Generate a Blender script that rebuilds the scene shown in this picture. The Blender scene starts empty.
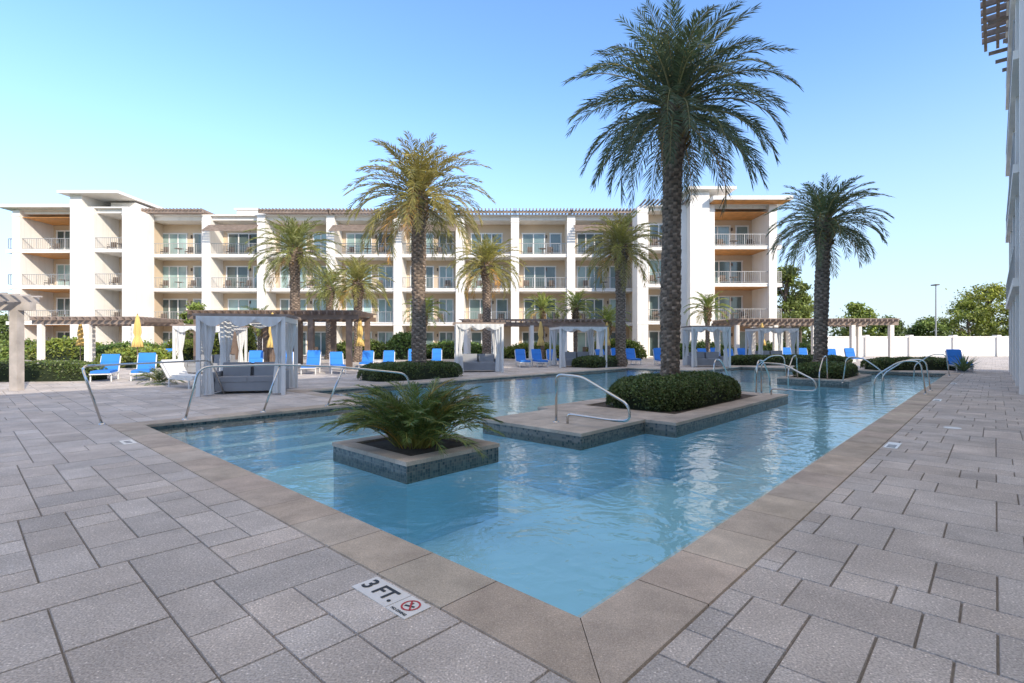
import bpy, math, random
import numpy as np
from mathutils import Vector, Matrix
R=random.Random(7)
SC=bpy.context.scene
rad=math.radians
# ---------------------------------------------------------------- frame
ANG=rad(47); CU,SU=math.cos(ANG),math.sin(ANG); OX,OY=0.37,2.80
def W(a,b,z=0.0): return Vector((OX+CU*a-SU*b, OY+SU*a+CU*b, z))
XF_AB=Matrix.Translation((OX,OY,0))@Matrix.Rotation(ANG,4,'Z')
# ---------------------------------------------------------------- materials
def M(name,col,rough=.6,metal=0,var=.12,vscale=2.0,bump=0,bscale=40,tint=False,trans=0,spec=.5,speck=0,speck_scale=120,dirt=0,streak=0):
    m=bpy.data.materials.new(name); m.use_nodes=True
    nt=m.node_tree; N=nt.nodes; L=nt.links
    p=N['Principled BSDF']; out=N['Material Output']
    p.inputs['Roughness'].default_value=rough; p.inputs['Metallic'].default_value=metal
    p.inputs['Specular IOR Level'].default_value=spec
    tc=N.new('ShaderNodeTexCoord')
    n=N.new('ShaderNodeTexNoise'); n.inputs['Scale'].default_value=vscale; n.inputs['Detail'].default_value=5
    L.new(tc.outputs['Object'],n.inputs['Vector'])
    mr=N.new('ShaderNodeMapRange'); mr.inputs[1].default_value=.3; mr.inputs[2].default_value=.7
    mr.inputs[3].default_value=1-var; mr.inputs[4].default_value=1+var
    L.new(n.outputs['Fac'],mr.inputs[0])
    mx=N.new('ShaderNodeVectorMath'); mx.operation='SCALE'; mx.inputs[0].default_value=col
    L.new(mr.outputs[0],mx.inputs['Scale'])
    cur=mx.outputs[0]
    if tint:
        at=N.new('ShaderNodeAttribute'); at.attribute_name='tint'
        mm=N.new('ShaderNodeVectorMath'); mm.operation='MULTIPLY'
        L.new(cur,mm.inputs[0]); L.new(at.outputs['Color'],mm.inputs[1]); cur=mm.outputs[0]
    if speck:
        n2=N.new('ShaderNodeTexNoise'); n2.inputs['Scale'].default_value=speck_scale; n2.inputs['Detail'].default_value=3
        L.new(tc.outputs['Object'],n2.inputs['Vector'])
        m2=N.new('ShaderNodeMapRange'); m2.inputs[1].default_value=.33; m2.inputs[2].default_value=.67
        m2.inputs[3].default_value=1-speck; m2.inputs[4].default_value=1+speck
        L.new(n2.outputs['Fac'],m2.inputs[0])
        v=N.new('ShaderNodeTexVoronoi'); v.inputs['Scale'].default_value=speck_scale*.45
        L.new(tc.outputs['Object'],v.inputs['Vector'])
        m3=N.new('ShaderNodeMapRange'); m3.inputs[1].default_value=.1; m3.inputs[2].default_value=.25
        m3.inputs[3].default_value=1+speck*2; m3.inputs[4].default_value=1
        L.new(v.outputs['Distance'],m3.inputs[0])
        mu=N.new('ShaderNodeMath'); mu.operation='MULTIPLY'; L.new(m2.outputs[0],mu.inputs[0]); L.new(m3.outputs[0],mu.inputs[1])
        mm=N.new('ShaderNodeVectorMath'); mm.operation='SCALE'; L.new(cur,mm.inputs[0]); L.new(mu.outputs[0],mm.inputs['Scale']); cur=mm.outputs[0]
    if dirt:
        n4=N.new('ShaderNodeTexNoise'); n4.inputs['Scale'].default_value=.9; n4.inputs['Detail'].default_value=8; n4.inputs['Roughness'].default_value=.65
        L.new(tc.outputs['Object'],n4.inputs['Vector'])
        m4=N.new('ShaderNodeMapRange'); m4.inputs[1].default_value=.42; m4.inputs[2].default_value=.62
        m4.inputs[3].default_value=1-dirt; m4.inputs[4].default_value=1.04
        L.new(n4.outputs['Fac'],m4.inputs[0])
        mm=N.new('ShaderNodeVectorMath'); mm.operation='SCALE'; L.new(cur,mm.inputs[0]); L.new(m4.outputs[0],mm.inputs['Scale']); cur=mm.outputs[0]
    if streak:
        mp=N.new('ShaderNodeMapping'); mp.inputs['Scale'].default_value=(3,3,.25); L.new(tc.outputs['Object'],mp.inputs['Vector'])
        n5=N.new('ShaderNodeTexNoise'); n5.inputs['Scale'].default_value=1; n5.inputs['Detail'].default_value=5; L.new(mp.outputs[0],n5.inputs['Vector'])
        m5=N.new('ShaderNodeMapRange'); m5.inputs[1].default_value=.5; m5.inputs[2].default_value=.75; m5.inputs[3].default_value=1; m5.inputs[4].default_value=1-streak
        L.new(n5.outputs['Fac'],m5.inputs[0])
        mm=N.new('ShaderNodeVectorMath'); mm.operation='SCALE'; L.new(cur,mm.inputs[0]); L.new(m5.outputs[0],mm.inputs['Scale']); cur=mm.outputs[0]
    L.new(cur,p.inputs['Base Color'])
    if bump:
        nb=N.new('ShaderNodeTexNoise'); nb.inputs['Scale'].default_value=bscale; nb.inputs['Detail'].default_value=4
        L.new(tc.outputs['Object'],nb.inputs['Vector'])
        b=N.new('ShaderNodeBump'); b.inputs['Strength'].default_value=bump; b.inputs['Distance'].default_value=.01
        L.new(nb.outputs['Fac'],b.inputs['Height']); L.new(b.outputs[0],p.inputs['Normal'])
    if trans:
        t=N.new('ShaderNodeBsdfTranslucent'); L.new(cur,t.inputs['Color'])
        ms=N.new('ShaderNodeMixShader'); ms.inputs[0].default_value=trans
        L.new(p.outputs[0],ms.inputs[1]); L.new(t.outputs[0],ms.inputs[2]); L.new(ms.outputs[0],out.inputs['Surface'])
    return m
paver=M('paver_concrete',(.53,.485,.455),.85,var=.08,vscale=3,bump=.5,bscale=150,tint=True,speck=.30,speck_scale=90,dirt=.18)
joint=M('joint_sand',(.20,.185,.17),.95,var=.2,vscale=20)
coping=M('coping_stone',(.50,.425,.355),.8,var=.12,vscale=4,bump=.35,bscale=120,tint=True,speck=.2,speck_scale=130,dirt=.22)
grass=M('lawn',(.07,.10,.03),.9,var=.3,vscale=.6)
white=M('white_stucco',(.82,.78,.73),.75,var=.04,vscale=.5,bump=.1,bscale=30,streak=.10)
beige=M('cream_stucco',(.64,.51,.37),.8,var=.06,vscale=.6)
grey=M('grey_stucco',(.40,.40,.41),.8,var=.05,streak=.1)
wood=M('brown_wood',(.17,.12,.09),.6,var=.25,vscale=3)
gwood=M('weathered_wood',(.26,.20,.165),.7,var=.25,vscale=3)
wwood=M('whitewashed_wood',(.42,.38,.35),.7,var=.2,vscale=3)
soffit=M('cedar_soffit',(.62,.28,.08),.5,var=.2,vscale=2)
glassm=M('window_glass',(.15,.21,.21),.06,var=.25,vscale=.7,tint=True,spec=.8)
framem=M('white_frame',(.78,.77,.75),.4,var=.02)
railm=M('railing_metal',(.36,.35,.34),.4,metal=.2,var=.02)
steel=M('stainless_steel',(.62,.61,.59),.16,metal=1,var=.04)
roofm=M('roof_brown',(.20,.14,.11),.8,var=.2,vscale=4)
bluec=M('blue_cushion',(.02,.20,.66),.7,var=.08)
plastw=M('white_powdercoat',(.70,.70,.69),.4,var=.03)
greyc=M('grey_cushion',(.27,.28,.30),.9,var=.1,bump=.2,bscale=80)
clothw=M('white_curtain',(.72,.73,.73),.85,var=.05,trans=.2)
yellow=M('yellow_canvas',(.68,.47,.16),.85,var=.08)
furn=M('wicker_brown',(.12,.09,.07),.8,var=.2)
soil=M('soil',(.08,.06,.045),.95,var=.3,vscale=12,bump=.5)
trunkm=M('palm_trunk',(.22,.165,.125),.95,var=.3,vscale=9,bump=.6,bscale=60,tint=True)
bark=M('bark',(.12,.09,.07),.95,var=.3,vscale=6)
leafdk=M('palm_leaf_green',(.125,.17,.095),.42,var=.2,vscale=1.2,tint=True,trans=.3)
leafyl=M('palm_leaf_sunlit_olive',(.33,.31,.10),.42,var=.2,vscale=1.2,tint=True,trans=.35)  # gold of the sunlit crowns put into the leaf colour; shaded palms stay green
rach=M('palm_rachis',(.28,.25,.11),.6,var=.15,tint=True)
hedgel=M('hedge_leaf',(.08,.12,.04),.5,var=.25,vscale=3,tint=True,trans=.15)
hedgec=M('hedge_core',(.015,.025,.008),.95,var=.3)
treel=M('tree_leaf',(.13,.16,.045),.6,var=.25,vscale=.5,tint=True,trans=.2)
black=M('black_paint',(.02,.02,.02),.5,var=.02)
redp=M('red_paint',(.5,.03,.03),.5,var=.02)
ceram=M('white_ceramic',(.75,.73,.70),.3,var=.05,vscale=8)
plaster=M('pool_plaster',(.40,.76,.99),.7,var=.07,vscale=.8)
ledge=M('pool_ledge_tile',(.60,.74,.82),.5,var=.06,vscale=6)
def mosaic(name,c1,c2,grout,scale):
    m=bpy.data.materials.new(name); m.use_nodes=True; N=m.node_tree.nodes; L=m.node_tree.links
    p=N['Principled BSDF']; p.inputs['Roughness'].default_value=.25
    tc=N.new('ShaderNodeTexCoord'); v=N.new('ShaderNodeTexVoronoi'); v.distance='CHEBYCHEV'; v.inputs['Randomness'].default_value=.15
    v.inputs['Scale'].default_value=scale; mp=N.new('ShaderNodeMapping')
    L.new(tc.outputs['Object'],mp.inputs['Vector']); mp.inputs['Rotation'].default_value=(0,0,-ANG); L.new(mp.outputs[0],v.inputs['Vector'])
    sp=N.new('ShaderNodeSeparateColor'); L.new(v.outputs['Color'],sp.inputs[0])
    mx=N.new('ShaderNodeMix'); mx.data_type='RGBA'; mx.inputs[6].default_value=(*c1,1); mx.inputs[7].default_value=(*c2,1)
    L.new(sp.outputs[0],mx.inputs[0])
    mr=N.new('ShaderNodeMapRange'); mr.inputs[1].default_value=.40; mr.inputs[2].default_value=.46
    L.new(v.outputs['Distance'],mr.inputs[0])
    m2=N.new('ShaderNodeMix'); m2.data_type='RGBA'; m2.inputs[7].default_value=(*grout,1)
    L.new(mr.outputs[0],m2.inputs[0]); L.new(mx.outputs[2],m2.inputs[6]); L.new(m2.outputs[2],p.inputs['Base Color'])
    return m
mos=mosaic('pool_mosaic',(.03,.06,.075),(.17,.20,.20),(.2,.2,.19),26)
def water():
    m=bpy.data.materials.new('pool_water'); m.use_nodes=True; N=m.node_tree.nodes; L=m.node_tree.links
    N.remove(N['Principled BSDF']); out=N['Material Output']
    tc=N.new('ShaderNodeTexCoord')
    n1=N.new('ShaderNodeTexNoise'); n1.inputs['Scale'].default_value=2.0; n1.inputs['Detail'].default_value=2; n1.inputs['Distortion'].default_value=.8
    n2=N.new('ShaderNodeTexNoise'); n2.inputs['Scale'].default_value=8; n2.inputs['Detail'].default_value=2; n2.inputs['Distortion'].default_value=1.0
    for n in (n1,n2): L.new(tc.outputs['Object'],n.inputs['Vector'])
    ad=N.new('ShaderNodeMath'); ad.operation='MULTIPLY_ADD'; ad.inputs[1].default_value=.25
    L.new(n2.outputs['Fac'],ad.inputs[0]); L.new(n1.outputs['Fac'],ad.inputs[2])
    b=N.new('ShaderNodeBump'); b.inputs['Strength'].default_value=1; b.inputs['Distance'].default_value=.02
    L.new(ad.outputs[0],b.inputs['Height'])
    fr=N.new('ShaderNodeFresnel'); fr.inputs['IOR'].default_value=1.50; L.new(b.outputs[0],fr.inputs['Normal'])
    tr=N.new('ShaderNodeBsdfTransparent'); tr.inputs['Color'].default_value=(.87,.96,1,1)
    gl=N.new('ShaderNodeBsdfGlossy'); gl.inputs['Roughness'].default_value=.02; L.new(b.outputs[0],gl.inputs['Normal'])
    ms=N.new('ShaderNodeMixShader'); L.new(fr.outputs[0],ms.inputs[0]); L.new(tr.outputs[0],ms.inputs[1]); L.new(gl.outputs[0],ms.inputs[2])
    L.new(ms.outputs[0],out.inputs['Surface']); return m
waterm=water()
# ---------------------------------------------------------------- mesh builder
class MB:
    def __init__(s): s.v=[];s.f=[];s.m=[];s.t=[];s.X=None;s.mats=[]
    def add(s,vs,fs,mat,tint=1.0):
        o=len(s.v)
        if s.X is not None: vs=[s.X@Vector(p) for p in vs]
        s.v.extend([tuple(p) for p in vs])
        if mat not in s.mats: s.mats.append(mat)
        mi=s.mats.index(mat)
        for k in fs:
            s.f.append([i+o for i in k]); s.m.append(mi); s.t.append(tint)
    def box(s,x0,x1,y0,y1,z0,z1,mat,tint=1.0,bot=True):
        vs=[(x0,y0,z0),(x1,y0,z0),(x1,y1,z0),(x0,y1,z0),(x0,y0,z1),(x1,y0,z1),(x1,y1,z1),(x0,y1,z1)]
        s.add(vs,[(3,2,1,0),(4,5,6,7),(0,1,5,4),(1,2,6,5),(2,3,7,6),(3,0,4,7)],mat,tint)
    def obox(s,c,size,mat,Rm=None,tint=1.0):
        hx,hy,hz=[q/2 for q in size]; c=Vector(c)
        vs=[Vector(p) for p in [(-hx,-hy,-hz),(hx,-hy,-hz),(hx,hy,-hz),(-hx,hy,-hz),(-hx,-hy,hz),(hx,-hy,hz),(hx,hy,hz),(-hx,hy,hz)]]
        if Rm is not None: vs=[Rm@p for p in vs]
        s.add([p+c for p in vs],[(3,2,1,0),(4,5,6,7),(0,1,5,4),(1,2,6,5),(2,3,7,6),(3,0,4,7)],mat,tint)
    def tube(s,pts,r,mat,n=8,tint=1.0,caps=True):
        pts=[Vector(p) for p in pts]; rs=r if isinstance(r,(list,tuple)) else [r]*len(pts)
        vs=[];fs=[];ref=None
        for i,p in enumerate(pts):
            t=(pts[min(i+1,len(pts)-1)]-pts[max(i-1,0)]).normalized()
            if ref is None:
                ref=Vector((0,0,1)) if abs(t.z)<.9 else Vector((1,0,0))
            x=(ref-t*ref.dot(t)).normalized(); y=t.cross(x); ref=x
            for k in range(n):
                a=2*math.pi*k/n; vs.append(p+(x*math.cos(a)+y*math.sin(a))*rs[i])
        for i in range(len(pts)-1):
            for k in range(n):
                k2=(k+1)%n; fs.append((i*n+k,i*n+k2,(i+1)*n+k2,(i+1)*n+k))
        if caps: fs.append(tuple(range(n))[::-1]); fs.append(tuple((len(pts)-1)*n+k for k in range(n)))
        s.add(vs,fs,mat,tint)
    def lathe(s,c,prof,mat,n=24,wave=0,waves=8,tint=1.0):
        vs=[];fs=[]
        for (r,z) in prof:
            for k in range(n):
                a=2*math.pi*k/n; rr=r*(1+wave*math.sin(waves*a)); vs.append((c[0]+rr*math.cos(a),c[1]+rr*math.sin(a),c[2]+z))
        for i in range(len(prof)-1):
            for k in range(n):
                k2=(k+1)%n; fs.append((i*n+k,i*n+k2,(i+1)*n+k2,(i+1)*n+k))
        s.add(vs,fs,mat,tint)
    def build(s,name,smooth=False,parent=None):
        me=bpy.data.meshes.new(name); me.from_pydata(s.v,[],s.f)
        for m in s.mats: me.materials.append(m)
        me.polygons.foreach_set('material_index',s.m)
        if any(t!=1.0 for t in s.t):
            lt=np.zeros(len(me.polygons),dtype=np.int32); me.polygons.foreach_get('loop_total',lt)
            tt=np.array([t if isinstance(t,tuple) else (t,t,t) for t in s.t],dtype=np.float32)
            tt=np.repeat(tt,lt,axis=0); c=np.ones((len(tt),4),dtype=np.float32); c[:,:3]=tt
            a=me.color_attributes.new('tint','FLOAT_COLOR','CORNER'); a.data.foreach_set('color',c.ravel())
        else:
            a=me.color_attributes.new('tint','FLOAT_COLOR','CORNER'); a.data.foreach_set('color',np.ones(len(me.loops)*4,dtype=np.float32))
        if smooth: me.polygons.foreach_set('use_smooth',[True]*len(me.polygons))
        me.update(); ob=bpy.data.objects.new(name,me); SC.collection.objects.link(ob)
        if parent: ob.parent=parent
        return ob
class OBJ:
    def __init__(s,name): s.name=name; s.p={}; s.sm=set()
    def __getitem__(s,k):
        if k not in s.p: s.p[k]=MB()
        return s.p[k]
    def build(s,smooth=()):
        e=bpy.data.objects.new(s.name,None); SC.collection.objects.link(e); e.empty_display_size=.2
        for k,mb in s.p.items():
            if mb.f: mb.build(k,smooth=(k in smooth),parent=e)
        return e
# ---------------------------------------------------------------- ground, deck, pool
POOL=[(0,0),(30,0),(30,9.6),(24,9.6),(24,13.8),(4.95,13.8),(4.95,9.6),(0,9.6)]
def inpool(a,b,mg=0.0):
    return (-mg<a<30+mg and -mg<b<9.6+mg) or (4.95-mg<a<24+mg and 0<b<13.8+mg)
g=MB(); g.X=XF_AB
aa=[-1500,0,30,1500]; bb=[-1500,0,13.8,1500]
for i in range(3):
    for j in range(3):
        if i==1 and j==1: continue
        g.add([(aa[i],bb[j],-.03),(aa[i+1],bb[j],-.03),(aa[i+1],bb[j+1],-.03),(aa[i],bb[j+1],-.03)],[(0,1,2,3)],grass)
g.build('ground')
U=.15
A0,A1,B0,B1=-45,480,-46,440
nx,ny=A1-A0,B1-B0
occ=np.zeros((nx,ny),dtype=bool)
for i in range(nx):
    for j in range(ny):
        a=(A0+i+.5)*U; b=(B0+j+.5)*U
        if inpool(a,b,.45): occ[i,j]=True
        elif OY+SU*a+CU*b>51: occ[i,j]=True
pb=MB(); pb.X=XF_AB
sizes=[(6,4),(4,5),(4,4),(4,3),(4,2),(2,4),(6,3),(3,4),(5,3),(3,3),(2,2),(3,2),(2,3),(5,4),(3,5)]
def addpaver(a0,a1,b0,b1,t):
    gp=.0032; c=.004
    a0+=gp;a1-=gp;b0+=gp;b1-=gp
    z=R.uniform(-.0012,.0012)
    vs=[(a0,b0,-.014),(a1,b0,-.014),(a1,b1,-.014),(a0,b1,-.014),(a0+c,b0+c,z),(a1-c,b0+c,z),(a1-c,b1-c,z),(a0+c,b1-c,z)]
    pb.add(vs,[(4,5,6,7),(0,1,5,4),(1,2,6,5),(2,3,7,6),(3,0,4,7)],paver,t)
def slot(i,j): return 0<=i<nx and 0<=j<ny and not occ[i,j]
for j in range(ny):
    for i in range(nx):
        if occ[i,j]: continue
        R.shuffle(sizes)
        for (w,h) in sizes+[(2,1),(1,2),(1,1)]:
            if i+w<=nx and j+h<=ny and not occ[i:i+w,j:j+h].any():
                if w>1 and slot(i+w,j) and not slot(i+w+1,j): continue
                occ[i:i+w,j:j+h]=True
                k=R.gauss(1,.065); wv=R.uniform(-.015,.025)
                addpaver((A0+i)*U,(A0+i+w)*U,(B0+j)*U,(B0+j+h)*U,(k*(1+wv),k,k*(1-wv))); break
pav=pb.build('paving_stone_deck')
jb=MB(); jb.X=XF_AB
ca=[A0*U,0,4.95,24,30,A1*U]; cb=[B0*U,0,9.6,13.8,B1*U]
for i in range(5):
    for j in range(4):
        a=(ca[i]+ca[i+1])/2;b=(cb[j]+cb[j+1])/2
        if inpool(a,b): continue
        jb.add([(ca[i],cb[j],-.012),(ca[i+1],cb[j],-.012),(ca[i+1],cb[j+1],-.012),(ca[i],cb[j+1],-.012)],[(0,1,2,3)],joint)
jb.build('joint_bed')
cp=MB(); cp.X=XF_AB
n=len(POOL)
def nrm(i):
    p,q=POOL[i],POOL[(i+1)%n]; dx,dy=q[0]-p[0],q[1]-p[1]; l=math.hypot(dx,dy); return (dy/l,-dx/l)
def offs(i,d):
    n1,n2=nrm(i-1),nrm(i); return (POOL[i][0]+(n1[0]+n2[0])*d,POOL[i][1]+(n1[1]+n2[1])*d)
for i in range(n):
    j=(i+1)%n; nn=nrm(i)
    dx,dy=POOL[j][0]-POOL[i][0],POOL[j][1]-POOL[i][1]; ll=math.hypot(dx,dy); ax,ay=dx/ll,dy/ll
    k=max(2,round(ll/.62))
    for s in range(k):
        tn=R.gauss(1,.07); col=(tn*R.uniform(.98,1.03),tn,tn*R.uniform(.96,1.02))
        vs=[]
        for (d,z) in [(-.02,-.055),(-.02,-.012),(-.014,-.004),(-.004,.002),(.441,.002),(.447,-.012)]:
            for (t,sg) in ((s/k,1),((s+1)/k,-1)):
                if t==0: P=offs(i,d)
                elif t==1: P=offs(j,d)
                else: P=(POOL[i][0]+dx*t+nn[0]*d,POOL[i][1]+dy*t+nn[1]*d)
                vs.append((P[0]+ax*.003*sg,P[1]+ay*.003*sg,z))
        cp.add(vs,[(2*q,2*q+1,2*q+3,2*q+2)[::-1] for q in range(5)],coping,col)
cp.build('pool_coping')
pl=OBJ('swimming_pool')
bs=pl['basin']; bs.X=XF_AB
D=-.95
for i in range(n):
    p,q=POOL[i],POOL[(i+1)%n]
    bs.add([(p[0],p[1],D),(q[0],q[1],D),(q[0],q[1],-.22),(p[0],p[1],-.22)],[(0,1,2,3)],plaster)
    bs.add([(p[0],p[1],-.22),(q[0],q[1],-.22),(q[0],q[1],-.02),(p[0],p[1],-.02)],[(0,1,2,3)],mos)
bs.add([(0,0,D),(30,0,D),(30,9.6,D),(0,9.6,D)],[(0,1,2,3)],plaster)
bs.add([(4.95,9.6,D),(24,9.6,D),(24,13.8,D),(4.95,13.8,D)],[(0,1,2,3)],plaster)
lg=pl['ledges']; lg.X=XF_AB
lg.box(0.001,29.9,.001,.17,D+.001,-.125,ledge)
lg.box(0.001,.09,.171,9.59,D+.001,-.15,ledge)
for k in range(3):
    lg.box(.6,4.6,9.59-.35*(k+1),9.59-.35*k,D+.001,-.3-.18*k,plaster)
w=pl['water']; w.X=XF_AB
w.add([(p[0],p[1],-.085) for p in POOL],[tuple(range(n))],waterm)
pl.build()
def curb_island(name,rects,ztop=.075,soilrect=None):
    o=OBJ(name)
    m=o['wall']; m.X=XF_AB
    for (a0,a1,b0,b1) in rects:
        m.box(a0,a1,b0,b1,-.19,ztop-.05,mos)
        m.box(a0+.004,a1-.004,b0+.004,b1-.004,D+.002,-.1901,plaster)
    c=o['cap']; c.X=XF_AB
    for idx,(a0,a1,b0,b1) in enumerate(rects):
        if soilrect and idx==0:
            sa0,sa1,sb0,sb1=soilrect
            for (x0,x1,y0,y1) in [(a0-.015,a1+.015,b0-.015,sb0),(a0-.015,a1+.015,sb1,b1+.015),(a0-.015,sa0,sb0,sb1),(sa1,a1+.015,sb0,sb1)]:
                la=x1-x0; lb=y1-y0
                if la>lb: k=max(1,round(la/.55)); cells=[(x0+la*q/k,x0+la*(q+1)/k,y0,y1) for q in range(k)]
                else: k=max(1,round(lb/.55)); cells=[(x0,x1,y0+lb*q/k,y0+lb*(q+1)/k) for q in range(k)]
                for (p,q,r_,s_) in cells:
                    tn=R.gauss(1,.07); c.box(p+.003,q-.003,r_+.003,s_-.003,ztop-.05,ztop,coping,(tn,tn,tn*1.02))
            so=o['soil']; so.X=XF_AB; so.box(sa0,sa1,sb0,sb1,ztop-.06,ztop-.03,soil)
        else:
            a=a0-.015
            while a<a1:
                w_=min(.62,a1+.015-a)
                if w_<.05: break
                b=b0-.015
                while b<b1:
                    h_=min(R.choice([.45,.6,.9]),b1+.015-b)
                    if h_>.02:
                        tn=R.gauss(1.03,.06); c.box(a+.003,a+w_-.003,b+.003,b+h_-.003,ztop-.05,ztop,coping,(tn,tn*1.04,tn*1.08))
                    b+=h_
                a+=w_
    o.build(); return o
curb_island('planter_curb',[(1.33,2.88,3.45,5.2)],.075,(1.55,2.66,3.67,4.98))
curb_island('pool_island',[(6.3,13.0,2.45,5.6),(4.3,6.3,3.05,5.25)],.075,(7.3,12.2,2.95,5.1))
curb_island('planter_curb',[(19.6,24.2,2.2,4.6)],.1,(20.0,23.8,2.5,4.3))
# ---------------------------------------------------------------- vegetation
def superell(mb,cx,cy,z0,hx,hy,h,rot,mat,sc=.93,e=.45,nu=28,nv=10):
    def P(th,ph,s=1):
        f=lambda v: math.copysign(abs(v)**e,v)
        x=hx*s*f(math.cos(th))*abs(math.cos(ph))**e; y=hy*s*f(math.sin(th))*abs(math.cos(ph))**e
        z=h*s*abs(math.sin(ph))**e
        return Vector((cx+x*math.cos(rot)-y*math.sin(rot),cy+x*math.sin(rot)+y*math.cos(rot),z0+z))
    vs=[];fs=[]
    for j in range(nv+1):
        for i in range(nu): vs.append(P(2*math.pi*i/nu,math.pi/2*j/nv,sc))
    for j in range(nv):
        for i in range(nu): fs.append((j*nu+i,j*nu+(i+1)%nu,(j+1)*nu+(i+1)%nu,(j+1)*nu+i))
    mb.add(vs,fs,mat); return P
def leafquad(mb,p,s,mat,t,asp=.5):
    d=Vector((R.gauss(0,1),R.gauss(0,1),R.gauss(0,1))).normalized()
    e=d.cross(Vector((R.gauss(0,1),R.gauss(0,1),R.gauss(0,1)))).normalized()
    mb.add([p-d*s,p+e*s*asp,p+d*s,p-e*s*asp],[(0,1,2,3)],mat,t)
def hedge(name,cx,cy,z0,hx,hy,h,rot,nl,ls,mat=hedgel,lift=.04,e=.45,col=(1,1,1)):
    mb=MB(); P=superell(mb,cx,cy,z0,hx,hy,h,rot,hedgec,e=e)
    for k in range(nl):
        if R.random()<.5:
            x=R.uniform(-1,1);y=R.uniform(-1,1)
            p=Vector((x*hx,y*hy,0)); q=(abs(x)**(2/e)+abs(y)**(2/e))
            if q>1: continue
            z=h*max(0,1-q)**(e/2)
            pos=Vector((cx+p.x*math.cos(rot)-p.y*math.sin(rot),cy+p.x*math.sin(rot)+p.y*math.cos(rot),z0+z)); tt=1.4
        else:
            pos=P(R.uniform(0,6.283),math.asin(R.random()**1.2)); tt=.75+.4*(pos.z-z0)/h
        bump=math.sin(pos.x*5+1.3)*math.sin(pos.y*4.3)*.035*h/.6
        pos+=Vector((R.gauss(0,lift*.4),R.gauss(0,lift*.4),abs(R.gauss(0,lift))*.6+bump))
        if pos.z<z0+.01: pos.z=z0+.01+R.random()*.05
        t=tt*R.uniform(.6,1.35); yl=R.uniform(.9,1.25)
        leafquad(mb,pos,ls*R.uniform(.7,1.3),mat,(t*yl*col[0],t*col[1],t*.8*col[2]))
    return mb.build(name)
def frond(mb,base,az,elev,L,droop,nl,leafL,wd,mat,tint,sway=0,start=.14,N=12,rr=.02,fold=.35):
    p=Vector(base); pts=[p.copy()]; dirs=[]
    for i in range(N):
        s=(i+.5)/N; e=elev-droop*s**1.4; a=az+sway*s
        d=Vector((math.cos(a)*math.cos(e),math.sin(a)*math.cos(e),math.sin(e))); dirs.append(d)
        p=p+d*(L/N); pts.append(p.copy())
    mb.tube(pts,[max(.004,rr*(1-.85*i/N)) for i in range(N+1)],rach,n=4,tint=tint,caps=False)
    for k in range(nl):
        s=start+(1-start)*(k+.5)/nl; x=s*N; i=min(N-1,int(x)); q=pts[i].lerp(pts[i+1],x-i); t=dirs[i]
        side=t.cross(Vector((0,0,1)))
        if side.length<.05: side=Vector((-math.sin(az),math.cos(az),0))
        side.normalize(); up=side.cross(t).normalized()
        u=(s-start)/(1-start)
        prof=(.35+.65*min(1,u/.25))*(1-.55*max(0,(u-.45)/.55)**1.5)
        ph=rad(36)+rad(28)*u
        for sg in (-1,1):
            ll=leafL*prof*R.uniform(.85,1.12)
            phj=ph+R.gauss(0,.10); fj=fold+R.gauss(0,.18)
            d=(side*sg*math.cos(phj)*math.cos(fj)+t*math.sin(phj)+up*math.cos(phj)*math.sin(fj)).normalized()
            tip=q+d*ll-Vector((0,0,ll*.2))
            wv=(t*.8+up*R.uniform(-.5,.5)).normalized()*wd
            mid=q+d*ll*.4
            tj=R.uniform(.75,1.25)
            tt=tuple(c*tj for c in tint)
            mb.add([q,mid+wv,tip,mid-wv],[(0,1,2,3)],mat,tt)
def palm_trunk(mb,x,y,z0,h,r0,lean=(0,0),bulge=1.35):
    nr=int(h/.055); nn=24; vs=[]
    ph=R.uniform(0,6)
    for j in range(nr+1):
        z=h*j/nr; f=z/h
        r=r0*(1.25-.35*min(1,f/.12)) if f<.12 else r0*.9
        top=h-z
        if top<1.5: r=r0*(.9+(bulge-.9)*min(1,(1.5-top)/.9))
        if top<.25: r*=.5+.5*top/.25
        r*=1+.05*math.sin(z*1.7+ph)
        for i in range(nn):
            a=2*math.pi*i/nn+ph; k=i//2; fr=((z/.19)+.5*(k%2)+.08*math.sin(k*7))%1
            edge=.0 if i%2 else .03
            rr=r*(1+.2*fr-edge+.03*math.sin(z*13+i*2.1)+R.uniform(-.015,.015))
            vs.append((x+lean[0]*f*f+rr*math.cos(a),y+lean[1]*f*f+rr*math.sin(a),z0+z))
    for j in range(nr):
        for i in range(nn):
            i2=(i+1)%nn; z=h*(j+.5)/nr; k=i//2; fr=((z/.19)+.5*(k%2)+.08*math.sin(k*7))%1
            mb.add([vs[j*nn+i],vs[j*nn+i2],vs[(j+1)*nn+i2],vs[(j+1)*nn+i]],[(0,1,2,3)],trunkm,(.4+.9*fr)*R.uniform(.75,1.25))  # tint darkens the cavities between boots, crease shade put into the colour
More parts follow.
